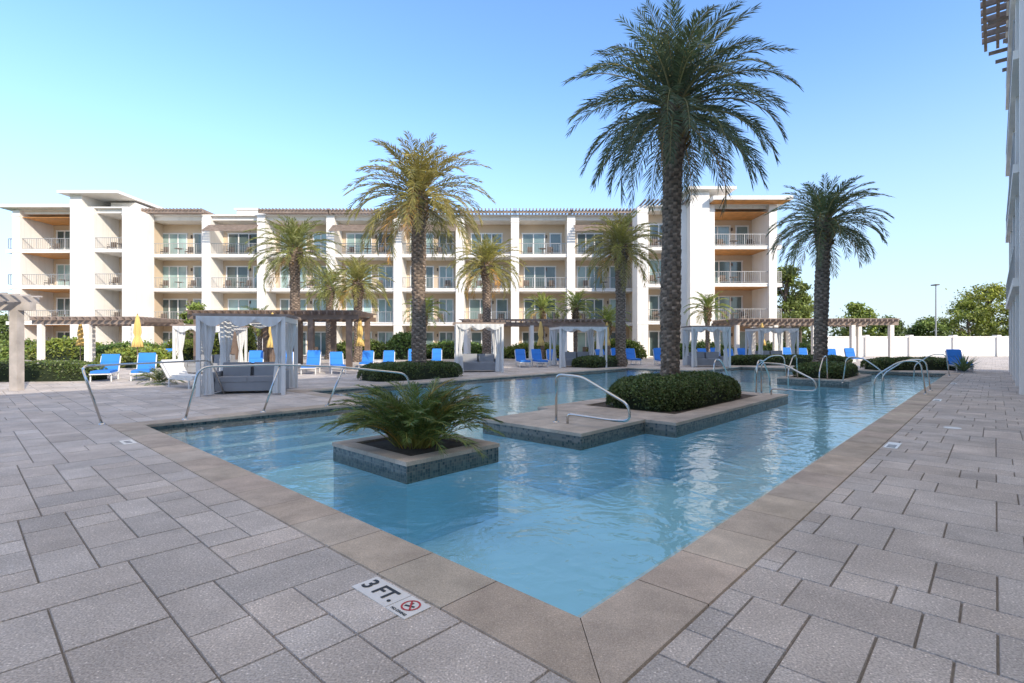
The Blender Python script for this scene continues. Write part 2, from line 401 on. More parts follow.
def palm(name,x,y,z0,h,r,L,nf,nl,leafL,wd,mat,tint=(1,1,1),lean=(0,0),emax=86,emin=-30):
    o=OBJ(name); palm_trunk(o['trunk'],x,y,z0,h,r,lean)
    c=o['crown']; bx,by,bz=x+lean[0],y+lean[1],z0+h-.25
    for k in range(60):
        a=k*2.4; zz=bz-.95+1.15*k/60; rr=r*1.2
        p=Vector((bx+math.cos(a)*rr*.8,by+math.sin(a)*rr*.8,zz)); d=Vector((math.cos(a)*.8,math.sin(a)*.8,.9)).normalized()
        tj=R.uniform(.6,1.2)
        c.tube([p,p+d*R.uniform(.15,.3)],[.05,.028],rach,n=4,tint=(.85*tj,.58*tj,.45*tj))
    for k in range(nf):
        f=(k+.5)/nf; az=k*2.39996+R.gauss(0,.12)
        el=rad(emax-(emax-emin)*f**1.0+R.gauss(0,5))
        Lk=L*R.uniform(.88,1.1)*(.68+.32*min(1,f/.4))
        dr=rad(48+40*math.sin(min(1,f*1.1)*math.pi*.5)+R.gauss(0,8))
        if el<0: dr*=.75
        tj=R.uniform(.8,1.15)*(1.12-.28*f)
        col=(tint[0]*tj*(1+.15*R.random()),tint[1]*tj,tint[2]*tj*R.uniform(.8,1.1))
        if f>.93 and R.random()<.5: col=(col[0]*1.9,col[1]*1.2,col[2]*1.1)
        rr=r*.55
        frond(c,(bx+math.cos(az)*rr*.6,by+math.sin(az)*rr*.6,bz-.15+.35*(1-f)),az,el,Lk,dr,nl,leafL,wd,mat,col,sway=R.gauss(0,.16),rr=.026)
    o.build(); return o
X_,Y_=W(9.25,4.0)[:2]
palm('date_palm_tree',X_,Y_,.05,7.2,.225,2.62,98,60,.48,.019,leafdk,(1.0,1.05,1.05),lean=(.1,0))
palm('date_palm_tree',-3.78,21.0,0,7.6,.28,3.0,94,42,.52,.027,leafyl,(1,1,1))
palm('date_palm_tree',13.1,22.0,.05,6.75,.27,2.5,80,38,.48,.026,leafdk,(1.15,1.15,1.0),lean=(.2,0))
palm('date_palm_tree',-13.4,32,0,7.3,.3,2.9,74,28,.5,.036,leafyl,(.75,.9,.9))
palm('date_palm_tree',-11.3,38,0,6.0,.3,2.7,64,26,.5,.04,leafyl,(.85,.95,.9))
palm('date_palm_tree',-1.75,36,0,7.0,.3,2.8,70,26,.5,.04,leafyl,(.95,1,.9))
palm('date_palm_tree',6.5,31,0,7.35,.3,2.8,74,28,.5,.036,leafyl,(.95,1,.9))
palm('date_palm_tree',-15.5,44,0,6.3,.3,2.4,50,22,.5,.04,leafyl,(.7,.9,.8))
for (x,y,h) in [(4.9,40,4.3),(7.8,42,3.2),(15.1,40,4.2),(-6.8,40,3.9),(-18.5,38,3.0),(2.6,44,4.4)]:
    palm('small_palm_tree',x,y,0,h,.16,1.9,34,22,.42,.035,leafyl,(.85,1.15,.9),emin=0)
px,py=W(2.1,4.3)[:2]
c=MB()
for k in range(165):
    a=k*2.39996; rr=.30*math.sqrt(R.random()); f=R.random()
    el=rad(90-46*f+R.gauss(0,6)); L=R.uniform(.9,1.2)*(.93+.1*f)
    tj=R.uniform(.6,1.35); br=R.random()<.08
    col=(tj*1.0,tj*1.1,tj*.55) if not br else (1.8,1.2,.6)
    frond(c,(px+math.cos(a)*rr,py+math.sin(a)*rr,.05),a+R.gauss(0,.3),el,L,rad(60+24*R.random()),34,.22,.009,leafdk,col,sway=R.gauss(0,.3),start=.2,rr=.008,N=9)
c.build('pygmy_date_palm_plant')
def hedge_ab(name,a0,a1,b0,b1,z0,h,nl,ls,**k):
    p=W((a0+a1)/2,(b0+b1)/2); return hedge(name,p.x,p.y,z0,(a1-a0)/2,(b1-b0)/2,h,ANG,nl,ls,**k)
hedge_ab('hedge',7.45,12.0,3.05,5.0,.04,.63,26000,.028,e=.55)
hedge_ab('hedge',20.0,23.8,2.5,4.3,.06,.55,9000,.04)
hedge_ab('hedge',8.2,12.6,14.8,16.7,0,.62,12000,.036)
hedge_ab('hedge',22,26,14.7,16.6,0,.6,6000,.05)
hedge('hedge',-18.5,20,0,2.6,.8,.7,.15,6000,.045)
hedge('hedge',21.5,27.8,0,2.6,.9,.6,.1,6000,.05)
hedge('hedge',17.5,33,0,4,.7,.6,0,5000,.06)
for (x,y,hx,h) in [(-42,44,4,1.4),(-36,42,3,1.5),(-30,41,3.5,1.2),(-25,41,2.2,1.9),(-21.5,40,1.5,3.2),(-5,45.5,3,1.3),(2,46,3,1.1),(9,45,2.5,1.5),(16,44,3,1.2),(23,44,3,1.2),(-13,45,3,1.4),(-9,44,1.6,2.0),(-22,30.5,2.2,.9),(-31,30,2.2,1.1)]:
    hedge('shrub',x,y,0,hx,1.3,h,R.uniform(-.1,.1),3500,.11,lift=.25,e=.85,col=R.choice([(1.3,1.3,1),(1.8,1.6,1),(1.1,1.3,1.1)]),mat=hedgel)
def spiky(name,x,y,n,L,col=(1,1.1,.9)):
    mb=MB()
    for k in range(n):
        a=k*2.4; el=rad(R.uniform(15,85)); d=Vector((math.cos(a)*math.cos(el),math.sin(a)*math.cos(el),math.sin(el))); s=Vector((-math.sin(a),math.cos(a),0))*.035
        b=Vector((x,y,.05)); l=L*R.uniform(.8,1.1); t=R.uniform(.7,1.4)
        m=b+d*l*.5; mb.add([b-s*.6,b+s*.6,m+s,m-s],[(0,1,2,3)],leafdk,(t*col[0],t*col[1],t*col[2]))
        tip=b+d*l-Vector((0,0,l*.12)); mb.add([m-s,m+s,tip],[(0,1,2)],leafdk,(t*col[0],t*col[1],t*col[2]))
    mb.build(name)
spiky('agave_plant',21.8,25.0,60,1.05)
spiky('agave_plant',-17.5,38,60,1.3)
mb=MB()
for k in range(40):
    a=k*2.4; frond(mb,(-12.4,18.2,.05),a,rad(R.uniform(10,75)),.8,rad(60),18,.2,.012,leafdk,(.8,.9,.6),rr=.008,N=6)
mb.build('sago_palm_plant')
def tree(name,x,y,h,rw,mat=treel,col=(1,1,1),nc=46,nlv=110,ls=.22):
    o=OBJ(name); t=o['trunk']
    t.tube([(x,y,0),(x+.1,y,h*.35),(x-.1,y,h*.6),(x,y,h*.85)],[h*.03,h*.023,h*.015,h*.006],bark,n=7)
    c=o['crown']
    for k in range(nc):
        f=R.uniform(.3,1); a=R.uniform(0,6.283); prof=math.sin(min(1,(1.05-f)/.5)*math.pi/2)
        rr=rw*prof*math.sqrt(R.random()); cc=Vector((x+math.cos(a)*rr,y+math.sin(a)*rr,h*f))
        t.tube([(x,y,h*f*.75),cc],[h*.008,h*.003],bark,n=4,caps=False)
        cr=rw*R.uniform(.16,.3); tj=R.uniform(.6,1.3)
        for q in range(nlv):
            d=Vector((R.gauss(0,1),R.gauss(0,1),R.gauss(0,.7)))*cr*.6
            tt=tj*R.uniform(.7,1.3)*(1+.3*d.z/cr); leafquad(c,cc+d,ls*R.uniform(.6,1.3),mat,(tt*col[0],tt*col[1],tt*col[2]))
    o.build()
for (x,y,h,rw,cl) in [(37,70,11.5,3.0,(1.3,1.3,1)),(40,72,8,2.6,(1.5,1.4,1)),(52,78,6.8,3.2,(1.5,1.5,.9)),(66,82,5.0,2.8,(1.2,1.3,1)),(79,86,10.5,5,(2.1,1.8,.9)),(74,84,7.5,4,(1.7,1.6,.9)),(58,80,4.8,2.5,(1,1.1,1)),(84,84,9.0,4.0,(1.9,1.7,.9)),(-77,78,5,4,(1,1.1,1)),(-23.5,38.5,4.1,1.3,(1.3,1.4,1))]:
    tree('tree',x,y,h,rw,col=cl,ls=.22 if y>50 else .1)
mb=MB()
for k in range(9000):
    x=R.uniform(-160,190); y=130+R.uniform(-4,4); hh=3+1.2*math.sin(x*.21)+1.0*math.sin(x*.53+1)
    t=R.uniform(.6,1.3); leafquad(mb,Vector((x,y,R.uniform(0,max(1.2,hh)))),.7,treel,(t,t*1.05,t),asp=.8)
mb.build('distant_tree_line')
# ---------------------------------------------------------------- main building
FH=3.4
def railing(mb,x0,x1,y,z,end=None):
    mb.box(x0,x1,y-.03,y+.03,z+1.03,z+1.08,railm); mb.box(x0,x1,y-.015,y+.015,z+.1,z+.13,railm)
    k=int((x1-x0)/.17)
    for i in range(k+1):
        x=x0+(x1-x0)*i/max(1,k); w_=.009 if i%8 else .03
        mb.box(x-w_,x+w_,y-.012,y+.012,z+.131,z+1.029,railm)
def railing_y(mb,y0,y1,x,z):
    mb.box(x-.03,x+.03,y0,y1,z+1.03,z+1.08,railm); mb.box(x-.015,x+.015,y0,y1,z+.1,z+.13,railm)
    k=int((y1-y0)/.17)
    for i in range(k+1):
        y=y0+(y1-y0)*i/max(1,k); mb.box(x-.009,x+.009,y-.012,y+.012,z+.131,z+1.029,railm)
def door(o,x0,x1,y,z,h,panels):
    gt=R.choice([.5,.7,.9,1.2,1.7,2.2]); g_=o['windows']; f=o['window_frames']
    for i in range(panels):
        xa=x0+(x1-x0)*i/panels; xb=x0+(x1-x0)*(i+1)/panels; gg=gt*R.uniform(.7,1.25)
        g_.box(xa,xb-.002,y-.04,y,z+.05,z+h,glassm,(gg,gg,gg*.97))
    f.box(x0-.09,x1+.09,y-.09,y-.041,z+h-.04,z+h+.09,framem)
    f.box(x0-.09,x1+.09,y-.09,y-.041,z+.02,z+.12,framem)
    for i in range(panels+1):
        x=x0+(x1-x0)*i/panels; f.box(x-.055,x+.055,y-.09,y-.041,z+.12,z+h-.04,framem)
def chair(mb,x,y,z,fx=1):
    mb.box(x-.28,x+.28,y-.28,y+.28,z+.38,z+.46,furn)
    mb.box(x-.28,x+.28,y+.22,y+.28,z+.46,z+.95,furn)
    for sx in(-.25,.25):
        for sy in(-.25,.25): mb.box(x+sx-.02,x+sx+.02,y+sy-.02,y+sy+.02,z,z+.38,furn)
        mb.box(x+sx-.02,x+sx+.02,y-.25,y+.21,z+.62,z+.66,furn)
def table(mb,x,y,z):
    mb.lathe((x,y,z),[(0,.74),(.4,.74),(.4,.70),(.04,.70),(.04,.03),(.2,.0)],furn,n=14)
def pergola_roof(mb,x0,x1,y0,y1,z,sp=.33,mat=gwood):
    for yy in (y0+.25,(y0+y1)/2,y1-.25): mb.box(x0-.15,x1+.15,yy-.06,yy+.06,z-.24,z-.002,mat)
    k=int((x1-x0)/sp)
    for i in range(k+1):
        x=x0+(x1-x0)*i/k; mb.box(x-.05,x+.05,y0,y1,z,z+.2,mat)
def block(o,xs,yf,dep,back,top,floors=4,colw=.8,colmat=white,wmat=beige,perg=(),wood_soffit=(),awn=()):
    yb=yf+dep; x0,x1=xs[0],xs[-1]
    o['walls'].box(x0+.1,x1-.1,yb,yb+back,0,FH*floors,wmat)
    o['walls'].box(x0+.05,x1-.05,yf+.25,yb+back+.1,FH*floors,top-.12,white)
    o['walls'].box(x0-.12,x1+.12,yf-.12,yb+back+.3,top-.12,top,white)
    for i,x in enumerate(xs):
        cw=colw
        o['columns'].box(x-cw/2,x+cw/2,yf-.2,yb-.003,0,top-.125,colmat)
        for fl in range(1,floors+1):
            o['columns'].box(x-cw/2-.03,x+cw/2+.03,yf-.235,yf-.201,fl*FH-.3,fl*FH-.22,colmat)
    for i in range(len(xs)-1):
        a=xs[i]+colw/2; b=xs[i+1]-colw/2; wd=b-a
        for fl in range(floors):
            z=fl*FH
            if fl>0:
                o['balcony_slabs'].box(a+.002,b-.002,yf-.05,yb-.002,z-.32,z,white)
                o['balcony_slabs'].box(a+.002,b-.002,yf-.09,yf-.051,z-.1,z-.01,white)
                railing(o['railings'],a,b,yf+.05,z)
            if (i in wood_soffit) : o['soffits'].box(a+.05,b-.05,yf,yb-.05,z+FH-.36,z+FH-.322,soffit)
            h=2.45
            if wd>5:
                door(o,a+wd*.08,a+wd*.52,yb,z,h,3); door(o,a+wd*.64,a+wd*.9,yb,z,h,2)
            elif wd>3:
                if (i+fl)%3==0: door(o,a+wd*.08,a+wd*.56,yb,z,h,2); door(o,a+wd*.68,a+wd*.92,yb,z,h,1)
                else: door(o,a+wd*.12,a+wd*.80,yb,z,h,3)
            else: door(o,a+wd*.2,a+wd*.8,yb,z,h,2)
            if fl>0 or R.random()<.4:
                p_=R.uniform(.15,.35); chair(o['furniture'],a+wd*p_,yf+dep*.5,z); 
                if R.random()<.8: chair(o['furniture'],a+wd*R.uniform(.65,.85),yf+dep*.5,z)
                if R.random()<.7: table(o['furniture'],a+wd*.5,yf+dep*.5,z)
            o['wall_lights'].box(a+wd*.6-.06,a+wd*.6+.06,yb-.12,yb-.004,z+2.0,z+2.3,furn)
        if i in perg: pergola_roof(o['roof_pergola'],a-.3,b+.3,yf-.9,yb+.6,top+.24)
        if i in awn:
            zt=FH*4-.6
            for q in range(7): o['louvre_awnings'].obox(((a+b)/2,yf-.25-.2*q,zt-.13*q),(b-a+.3,.15,.04),gwood,Matrix.Rotation(.5,3,'X'))
            for xx in (a+.05,b-.05,(a+b)/2): o['louvre_awnings'].obox((xx,yf-.85,zt-.47),(.07,1.45,.06),gwood,Matrix.Rotation(.576,3,'X'))
K=51.5/518
o=OBJ('apartment_building')
xs=[(p-512)*K for p in (137,207,262,331,398,460,515,571,640)]
block(o,xs,51.5,2.2,13,14.1,perg=(0,2,3,4,5,6,7),awn=(1,3,4,7))
for (p0,p1) in ((320,398),(400,505),(520,640)):
    a,b=(p0-512)*K,(p1-512)*K; rf=o['roof']
    rf.add([(a,54.6,14.2),(b,54.6,14.2),(b,57,15.1),(a,57,15.1),(a,60,14.2),(b,60,14.2)],[(0,1,2,3),(3,2,5,4),(0,3,4),(1,5,2)],roofm)
a=(240-512)*K; o['roof_boxes'].box(a-1.1,a+1.1,53,57,14.16,14.95,white); o['roof_boxes'].box(a-1.3,a+1.3,52.8,57.2,14.951,15.1,white)
KL=49/518
xl=[(p-512)*KL for p in (18,80)]
block(o,xl,49,3.4,15,14.0,wood_soffit=(0,),colw=.7)
xl2=[(p-512)*KL for p in (94,131)]
block(o,xl2,48.6,3.0,15.5,14.12,colw=.8)
a,b=(80-512)*KL,(128-512)*KL
o['stair_tower'].box(a-.1,a+1.0,48.0,56,0,15.1,white); o['stair_tower'].box(b-2.4,b,50,56,14.16,14.9,white)
o['stair_tower'].box(a-.8,b+.2,47.4,57,15.101,15.35,white)
for fl in range(1,4):
    z=fl*FH; railing_y(o['railings'],49.1,52.4,xl[0]-1.0,z); o['balcony_slabs'].box(xl[0]-1.1,xl[0]-.352,48.95,52.4,z-.32,z,white); railing(o['railings'],xl[0]-1.0,xl[0]-.4,49.1,z)
o['roof_slab'].box(xl[0]-1.3,xl[1]+.3,48.2,53,14.01,14.3,white)
KR=47/518
xr=[(p-512)*KR for p in (644,688)]
block(o,xr,47.6,1.8,17,14.0,colw=1.0)
xr2=[(p-512)*KR for p in (710,772)]
block(o,xr2,47,3.2,17,14.0,wood_soffit=(0,),colw=.7)
o['stair_tower'].box((688-512)*KR,(707-512)*KR,46.4,52,0,15.0,white)
o['stair_tower'].box((684-512)*KR,(731-512)*KR,45.8,55,15.001,15.25,white)
o['stair_tower'].box((712-512)*KR,(726-512)*KR,48,54,14.4,15.0,white)
o['roof_slab'].box((707.5-512)*KR,(785-512)*KR,45.6,52,14.01,14.35,white)
o['soffits'].box((709-512)*KR,(783-512)*KR,45.75,46.9,13.93,14.005,soffit)
for k in range(11):
    x=(644-512)*KR+k*.38; o['roof_pergola'].box(x,x+.1,46.6,49.4,14.2,14.35,gwood)
for fl in range(1,4):
    z=fl*FH; x=xr2[1]+.9; o['balcony_slabs'].box(xr2[1]+.352,x,46.95,50,z-.32,z,white); railing(o['railings'],xr2[1]+.4,x,47.05,z); railing_y(o['railings'],47.1,50,x,z)
o.build()
# ---------------------------------------------------------------- right-hand building
o=OBJ('pool_side_building')
m=o['walls']; m.X=XF_AB
HB=17; HN=13.2
m.box(18,34,-14,-2.45,0,HB,grey)
m.box(-22,17.9,-16,-7.0,0,HN,beige)  # unseen near wing, height and setback chosen so its shadow covers the foreground
cl=o['columns']; cl.X=XF_AB
for a in (18.35,22.2,26.1,30,33.6): cl.box(a-.3,a+.3,-2.449,-2.15,0,HB-.2,white)
sl=o['slabs']; sl.X=XF_AB
for k in range(1,6): 
    sl.box(18.66,33.29,-2.448,-2.02,k*3.3-.2,k*3.3+.05,white)
    sl.box(18.66,33.29,-2.06,-2.03,k*3.3+.9,k*3.3+.96,railm)
    for q in range(60): sl.box(18.7+q*.24,18.72+q*.24,-2.055,-2.035,k*3.3+.051,k*3.3+.899,railm)
    sl.box(17.9,17.999,-13.9,-2.5,k*3.3-.15,k*3.3+.05,white)
wn=o['windows']; wn.X=XF_AB; wf=o['window_frames']; wf.X=XF_AB
for k in range(5):
    for a in (19.2,23.1,27,30.9):
        wn.box(a,a+2,-2.45,-2.41,k*3.3+.5,k*3.3+2.6,glassm); 
        for q in (a-.05,a+.95,a+1.95): wf.box(q,q+.1,-2.43,-2.36,k*3.3+.4,k*3.3+2.7,framem)
    wn.box(17.96,17.999,-5.5,-3,k*3.3+.6,k*3.3+2.6,glassm); 
    for q in (-5.55,-4.3,-3.02): wf.box(17.9,17.998,q,q+.1,k*3.3+.5,k*3.3+2.7,framem)
    if k<4:
        for q in range(8):
            wn.box(-20+q*4.6,-17.6+q*4.6,-7.0,-6.95,k*3.3+.3,k*3.3+2.7,glassm)
            for e_ in (-20.05,-18.85,-17.65): wf.box(e_+q*4.6,e_+.1+q*4.6,-6.97,-6.9,k*3.3+.2,k*3.3+2.8,framem)
pg=o['eave_pergola']; pg.X=XF_AB
for k in range(20):
    a=18.5+k*.78; pg.box(a,a+.12,-2.3,-1.15,HB-.35,HB-.1,gwood)
for b in (-1.35,-1.8): pg.box(18,33.8,b,b+.12,HB-.6,HB-.36,gwood)
for a in (22.2,26.1,30,33.4):
    for q in range(3): pg.box(a-.06,a+.06,-2.149,-1.4-.25*q,HB-1.0-q*.5,HB-.85-q*.5,gwood)
o['roof'].X=XF_AB; o['roof'].box(17.8,34.2,-14.2,-2.3,HB+.001,HB+.3,white)
o.build()
# ---------------------------------------------------------------- walls, pole, long pergolas
mb=MB(); mb.box(31,62,52,52.3,0,1.9,white); mb.box(30.9,62.1,51.9,52.4,1.9,2.02,white)
for k in range(8): mb.box(31+k*4.4,31.4+k*4.4,51.85,52.45,0,2.15,white)
mb.build('white_garden_wall')
mb=MB(); mb.tube([(49.1,60,0),(49.1,60,8)],[.09,.06],railm); mb.box(48.9,49.3,59.7,60.5,8,8.12,furn); mb.build('light_pole')
def pergola(name,x0,x1,y0,y1,h,nb,postmat,roofmat=gwood,rot=0,pw=.28):
    o=OBJ(name); cx,cy=(x0+x1)/2,(y0+y1)/2; X=Matrix.Translation((cx,cy,0))@Matrix.Rotation(rot,4,'Z')
    hx,hy=(x1-x0)/2,(y1-y0)/2
    p=o['posts']; p.X=X; r=o['roof']; r.X=X
    for i in range(nb+1):
        x=-hx+2*hx*i/nb
        for y in (-hy,hy): p.box(x-pw/2,x+pw/2,y-pw/2,y+pw/2,0,h-.3,postmat)
    for y in (-hy,hy): r.box(-hx-.5,hx+.5,y-.1,y+.1,h-.3,h-.05,roofmat)
    k=int(2*hx/.38)
    for i in range(k+1):
        x=-hx-.2+(2*hx+.4)*i/k; r.box(x-.04,x+.04,-hy-.5,hy+.5,h-.049,h+.13,roofmat)
    k=int(2*hy/.3)
    for i in range(k+1):
        y=-hy-.3+(2*hy+.6)*i/k; r.box(-hx-.5,hx+.5,y-.025,y+.025,h+.131,h+.18,roofmat)
    return o
pergola('long_pergola',-17,-8.8,28,31.5,3.0,4,wood,wood).build()
pergola('long_pergola',16.5,27.8,38,41.5,3.0,4,white).build()
pergola('long_pergola',-3.5,6.5,39,42,3.0,4,white).build()
pergola('long_pergola',-19.2,-15.2,12.4,15.9,2.75,1,wwood,wwood,pw=.24).build()
pergola('long_pergola',-30,-24,33,37,2.9,2,white).build()
def curtain(mb,x,y,h,s=1.0,rot=0):
    prof=[(.15*s,h),(.14*s,h*.85),(.10*s,h*.65),(.055*s,h*.5),(.08*s,h*.35),(.11*s,h*.15),(.12*s,.04)]
    mb.lathe((x,y,0),prof,clothw,n=40,wave=.22,waves=7)
def cabana(name,x,y,w,rot,h=2.35,sofa=True,sc=1.15):
    o=OBJ(name); X=Matrix.Translation((x,y,0))@Matrix.Rotation(rot,4,'Z'); hw=w/2
    for k in ('frame','roof','curtains','sofa'): o[k].X=X
    f=o['frame']
    for sx in(-hw,hw):
        for sy in(-hw,hw):
            f.box(sx-.05,sx+.05,sy-.05,sy+.05,0,h,plastw); curtain(o['curtains'],sx*.84,sy*.84,h-.08,sc)
    for s in(-hw,hw):
        f.box(-hw+.061,hw-.061,s-.05,s+.05,h-.14,h-.005,plastw); f.box(s-.05,s+.05,-hw+.061,hw-.061,h-.141,h-.004,plastw)
    k=int(w/.22)
    for i in range(k+1):
        q=-hw+w*i/k; o['roof'].box(-hw-.15,hw+.15,q-.03,q+.03,h+.001,h+.07,gwood)
    vs=[];fs=[]
    for yy in (-hw-.07,hw+.07):
        o0=len(vs)
        for i in range(41):
            t=i/40; xx=-hw+w*t; d=.05+.22*abs(math.sin(t*math.pi*3)); vs+=[(xx,yy,h-.02),(xx,yy-.03*math.sin(t*60),h-.02-d)]
        for i in range(40): fs.append((o0+2*i,o0+2*i+2,o0+2*i+3,o0+2*i+1))
    o['curtains'].add(vs,fs,clothw)
    if sofa:
        s=o['sofa']; s.box(-.85,.85,-.5,.45,.08,.34,greyc,); s.box(-.82,.0,-.52,.3,.342,.48,greyc); s.box(.01,.82,-.52,.3,.342,.48,greyc)
        s.box(-.85,.85,.32,.5,.343,.85,greyc); s.box(-.96,-.852,-.52,.5,.05,.62,greyc); s.box(.852,.96,-.52,.5,.05,.62,greyc)
        for q in(-.42,.42): s.obox((q,.2,.66),(.74,.16,.42),greyc,Matrix.Rotation(-.2,3,'X'))
    o.build(smooth=('curtains',))
cabana('cabana',-7.75,15.4,2.15,rad(14),h=2.2)
cabana('cabana',-1.7,26,2.2,rad(8))
cabana('cabana',3.9,31,2.7,rad(8))
cabana('cabana',11.6,31,2.1,rad(-5))
cabana('cabana',17.5,35,2.4,rad(-5))
cabana('cabana',-14.2,24.5,2.2,rad(5),h=2.2)
def lounger(x,y,rot,c=bluec,ba=58):
    o=OBJ('sun_lounger'); X=Matrix.Translation((x,y,0))@Matrix.Rotation(rot,4,'Z')
    for k in('frame','cushion'): o[k].X=X
    f=o['frame']
    for sx in(-.31,.31):
        f.box(sx-.02,sx+.02,-1.15,.35,.26,.31,plastw)
        for sy in(-1.0,.3): f.box(sx-.02,sx+.02,sy-.02,sy+.02,0,.26,plastw)
        f.obox((sx,.35+.38*math.cos(rad(ba)),.29+.38*math.sin(rad(ba))),(.04,.8,.04),plastw,Matrix.Rotation(rad(ba),3,'X'))
    for sy in (-1.13,.3): f.box(-.29,.29,sy-.02,sy+.02,.265,.305,plastw)
    cu=o['cushion']
    for k in range(3): cu.obox((0,-.95+.46*k,.36),(.58,.44,.09),c)
    for k in range(2):
        d=.2+.4*k; cu.obox((0,.35+d*math.cos(rad(ba))-.04,.34+d*math.sin(rad(ba))),(.58,.39,.09),c,Matrix.Rotation(rad(ba),3,'X'))
    o.build()
for (x,y,r) in [(-15.8,20.2,.5),(-14.6,20.6,.5),(-25,33,.2),(-23.6,33,.2),(-22.2,33.3,.2),(-10.6,24.3,.3),(-9.5,24.6,.3),(-8.4,24.9,.3),(-11.9,24,.3),(-7.9,28.2,.2),(-6.8,28.5,.2),(-5.5,29,.2),
   (.6,31,.1),(1.6,31.2,.1),(5.9,33.5,.1),(6.9,33.8,.1),(2.6,33.4,.1),(7.9,34,.1),(15.2,36,-.2),(16.2,36,-.2),(19.5,36.5,-.2),(20.6,36.5,-.2),(22.6,36.5,-.3),(24,36.5,-.3),(-6,33,.1),(-4.8,33,.1),(9.3,32.3,0),(10.0,34.3,0),(12.9,34.5,0),(13.8,34.7,0)]:
    lounger(x,y,r+R.uniform(-.12,.12),ba=R.choice([52,58,64]))
lounger(-10.9,17.2,1.0,c=plastw,ba=40)
for k in range(4):
    lounger(22.9+k*.62,26.6+k*.75,ANG-math.pi/2+.3,ba=62)
def umbrella(x,y,h=2.85):
    o=OBJ('folded_umbrella'); o['pole'].tube([(x,y,0),(x,y,h+.05)],.025,wood); 
    o['base'].lathe((x,y,0),[(.0,.09),(.22,.09),(.28,.02),(.28,0)],greyc)
    o['canopy'].lathe((x,y,0),[(.02,h),(.07,h-.15),(.13,h-.55),(.16,h-.9),(.11,h-1.1),(.19,h-1.35),(.24,h-1.62),(.20,h-1.63)],yellow,n=40,wave=.18,waves=8)
    o.build(smooth=('canopy',))
for (x,y) in [(-18.8,26),(-11.1,24),(-8.9,30.3),(1.9,34.3),(6.6,36),(-30,36),(18,37.3)]: umbrella(x,y)
for (x,y) in [(-10.05,24.0),(1.1,31.6),(6.4,33.2),(-7.3,28)]:
    mb=MB(); mb.lathe((x,y,0),[(0,.46),(.24,.46),(.24,.42),(.03,.42),(.03,.03),(.18,.03),(.18,0)],plastw); mb.build('side_table')
# ---------------------------------------------------------------- handrails
def smoothpath(pts,rr=.12,k=6):
    pts=[Vector(p) for p in pts]; out=[pts[0]]
    for i in range(1,len(pts)-1):
        a,b,c=pts[i-1],pts[i],pts[i+1]; r1=min(rr,(b-a).length*.49,(c-b).length*.49)
        p=b+(a-b).normalized()*r1; q=b+(c-b).normalized()*r1
        for s in range(k+1):
            t=s/k; out.append(p*(1-t)**2+b*2*t*(1-t)+q*t*t)
    out.append(pts[-1]); return out
def rail(pts,rr=.14,r=.022,extra=()):
    mb=MB(); mb.tube(smoothpath(pts,rr),r,steel,n=12)
    for e in extra: mb.tube(smoothpath(e,rr),r,steel,n=12)
    for p in [pts[0]]+[e[0] for e in extra]:
        if p[2]<.2 and p[2]>-.05: mb.lathe((p[0],p[1],p[2]),[(.0,.02),(.05,.018),(.055,0)],steel,n=16)
    return mb.build('pool_handrail',smooth=True)
def loop_rail(a,b,z0,length=1.45,sg=-1,zt=.92):
    P=lambda s,z: tuple(W(a,b+sg*s,z))
    rail([P(0,z0),P(0,zt),P(.55,zt-.02),P(length,.5),P(length+.03,.24),P(length-.35,.22),P(.25,.24),P(.25,z0)],.13)
loop_rail(4.95,4.05,.07)
B=9.75
rail([tuple(W(.7,B,0)),tuple(W(.95,B+.05,1.0)),tuple(W(2.4,B,1.0)),tuple(W(3.9,B-.1,.9)),tuple(W(5.2,B-.9,.72)),tuple(W(5.3,B-1.0,-.2))],.22,
     extra=([tuple(W(2.15,B,0)),tuple(W(2.5,B,.99))],[tuple(W(3.6,B,0)),tuple(W(3.95,B-.1,.88))]))
rail([tuple(W(-.5,10.2,0)),tuple(W(-.75,10.4,1.0)),tuple(W(-.5,12.0,1.0)),tuple(W(2.5,14.2,.98)),tuple(W(2.9,14.4,0))],.25)
loop_rail(12.6,3.0,.07,length=1.3)
def edge_rail(a,b,sg,l=1.2):
    P=lambda s,z: tuple(W(a,b+sg*s,z))
    rail([P(0,0),P(.12,.95),P(.6,.93),P(l,.45),P(l+.03,-.2)],.2)
edge_rail(16.5,-.2,1); edge_rail(18.0,-.2,1); edge_rail(27,-.2,1)
edge_rail(19.6,2.4,-1); edge_rail(20.2,4.4,1)
def edge_rail_a(a,b,sg,l=1.2):
    P=lambda s,z: tuple(W(a+sg*s,b,z))
    rail([P(0,.06),P(.12,.97),P(.6,.95),P(l,.45),P(l+.03,-.2)],.2)
edge_rail_a(19.7,2.9,-1); edge_rail_a(19.7,3.9,-1); edge_rail_a(12.8,3.2,1); edge_rail_a(12.8,4.4,1)
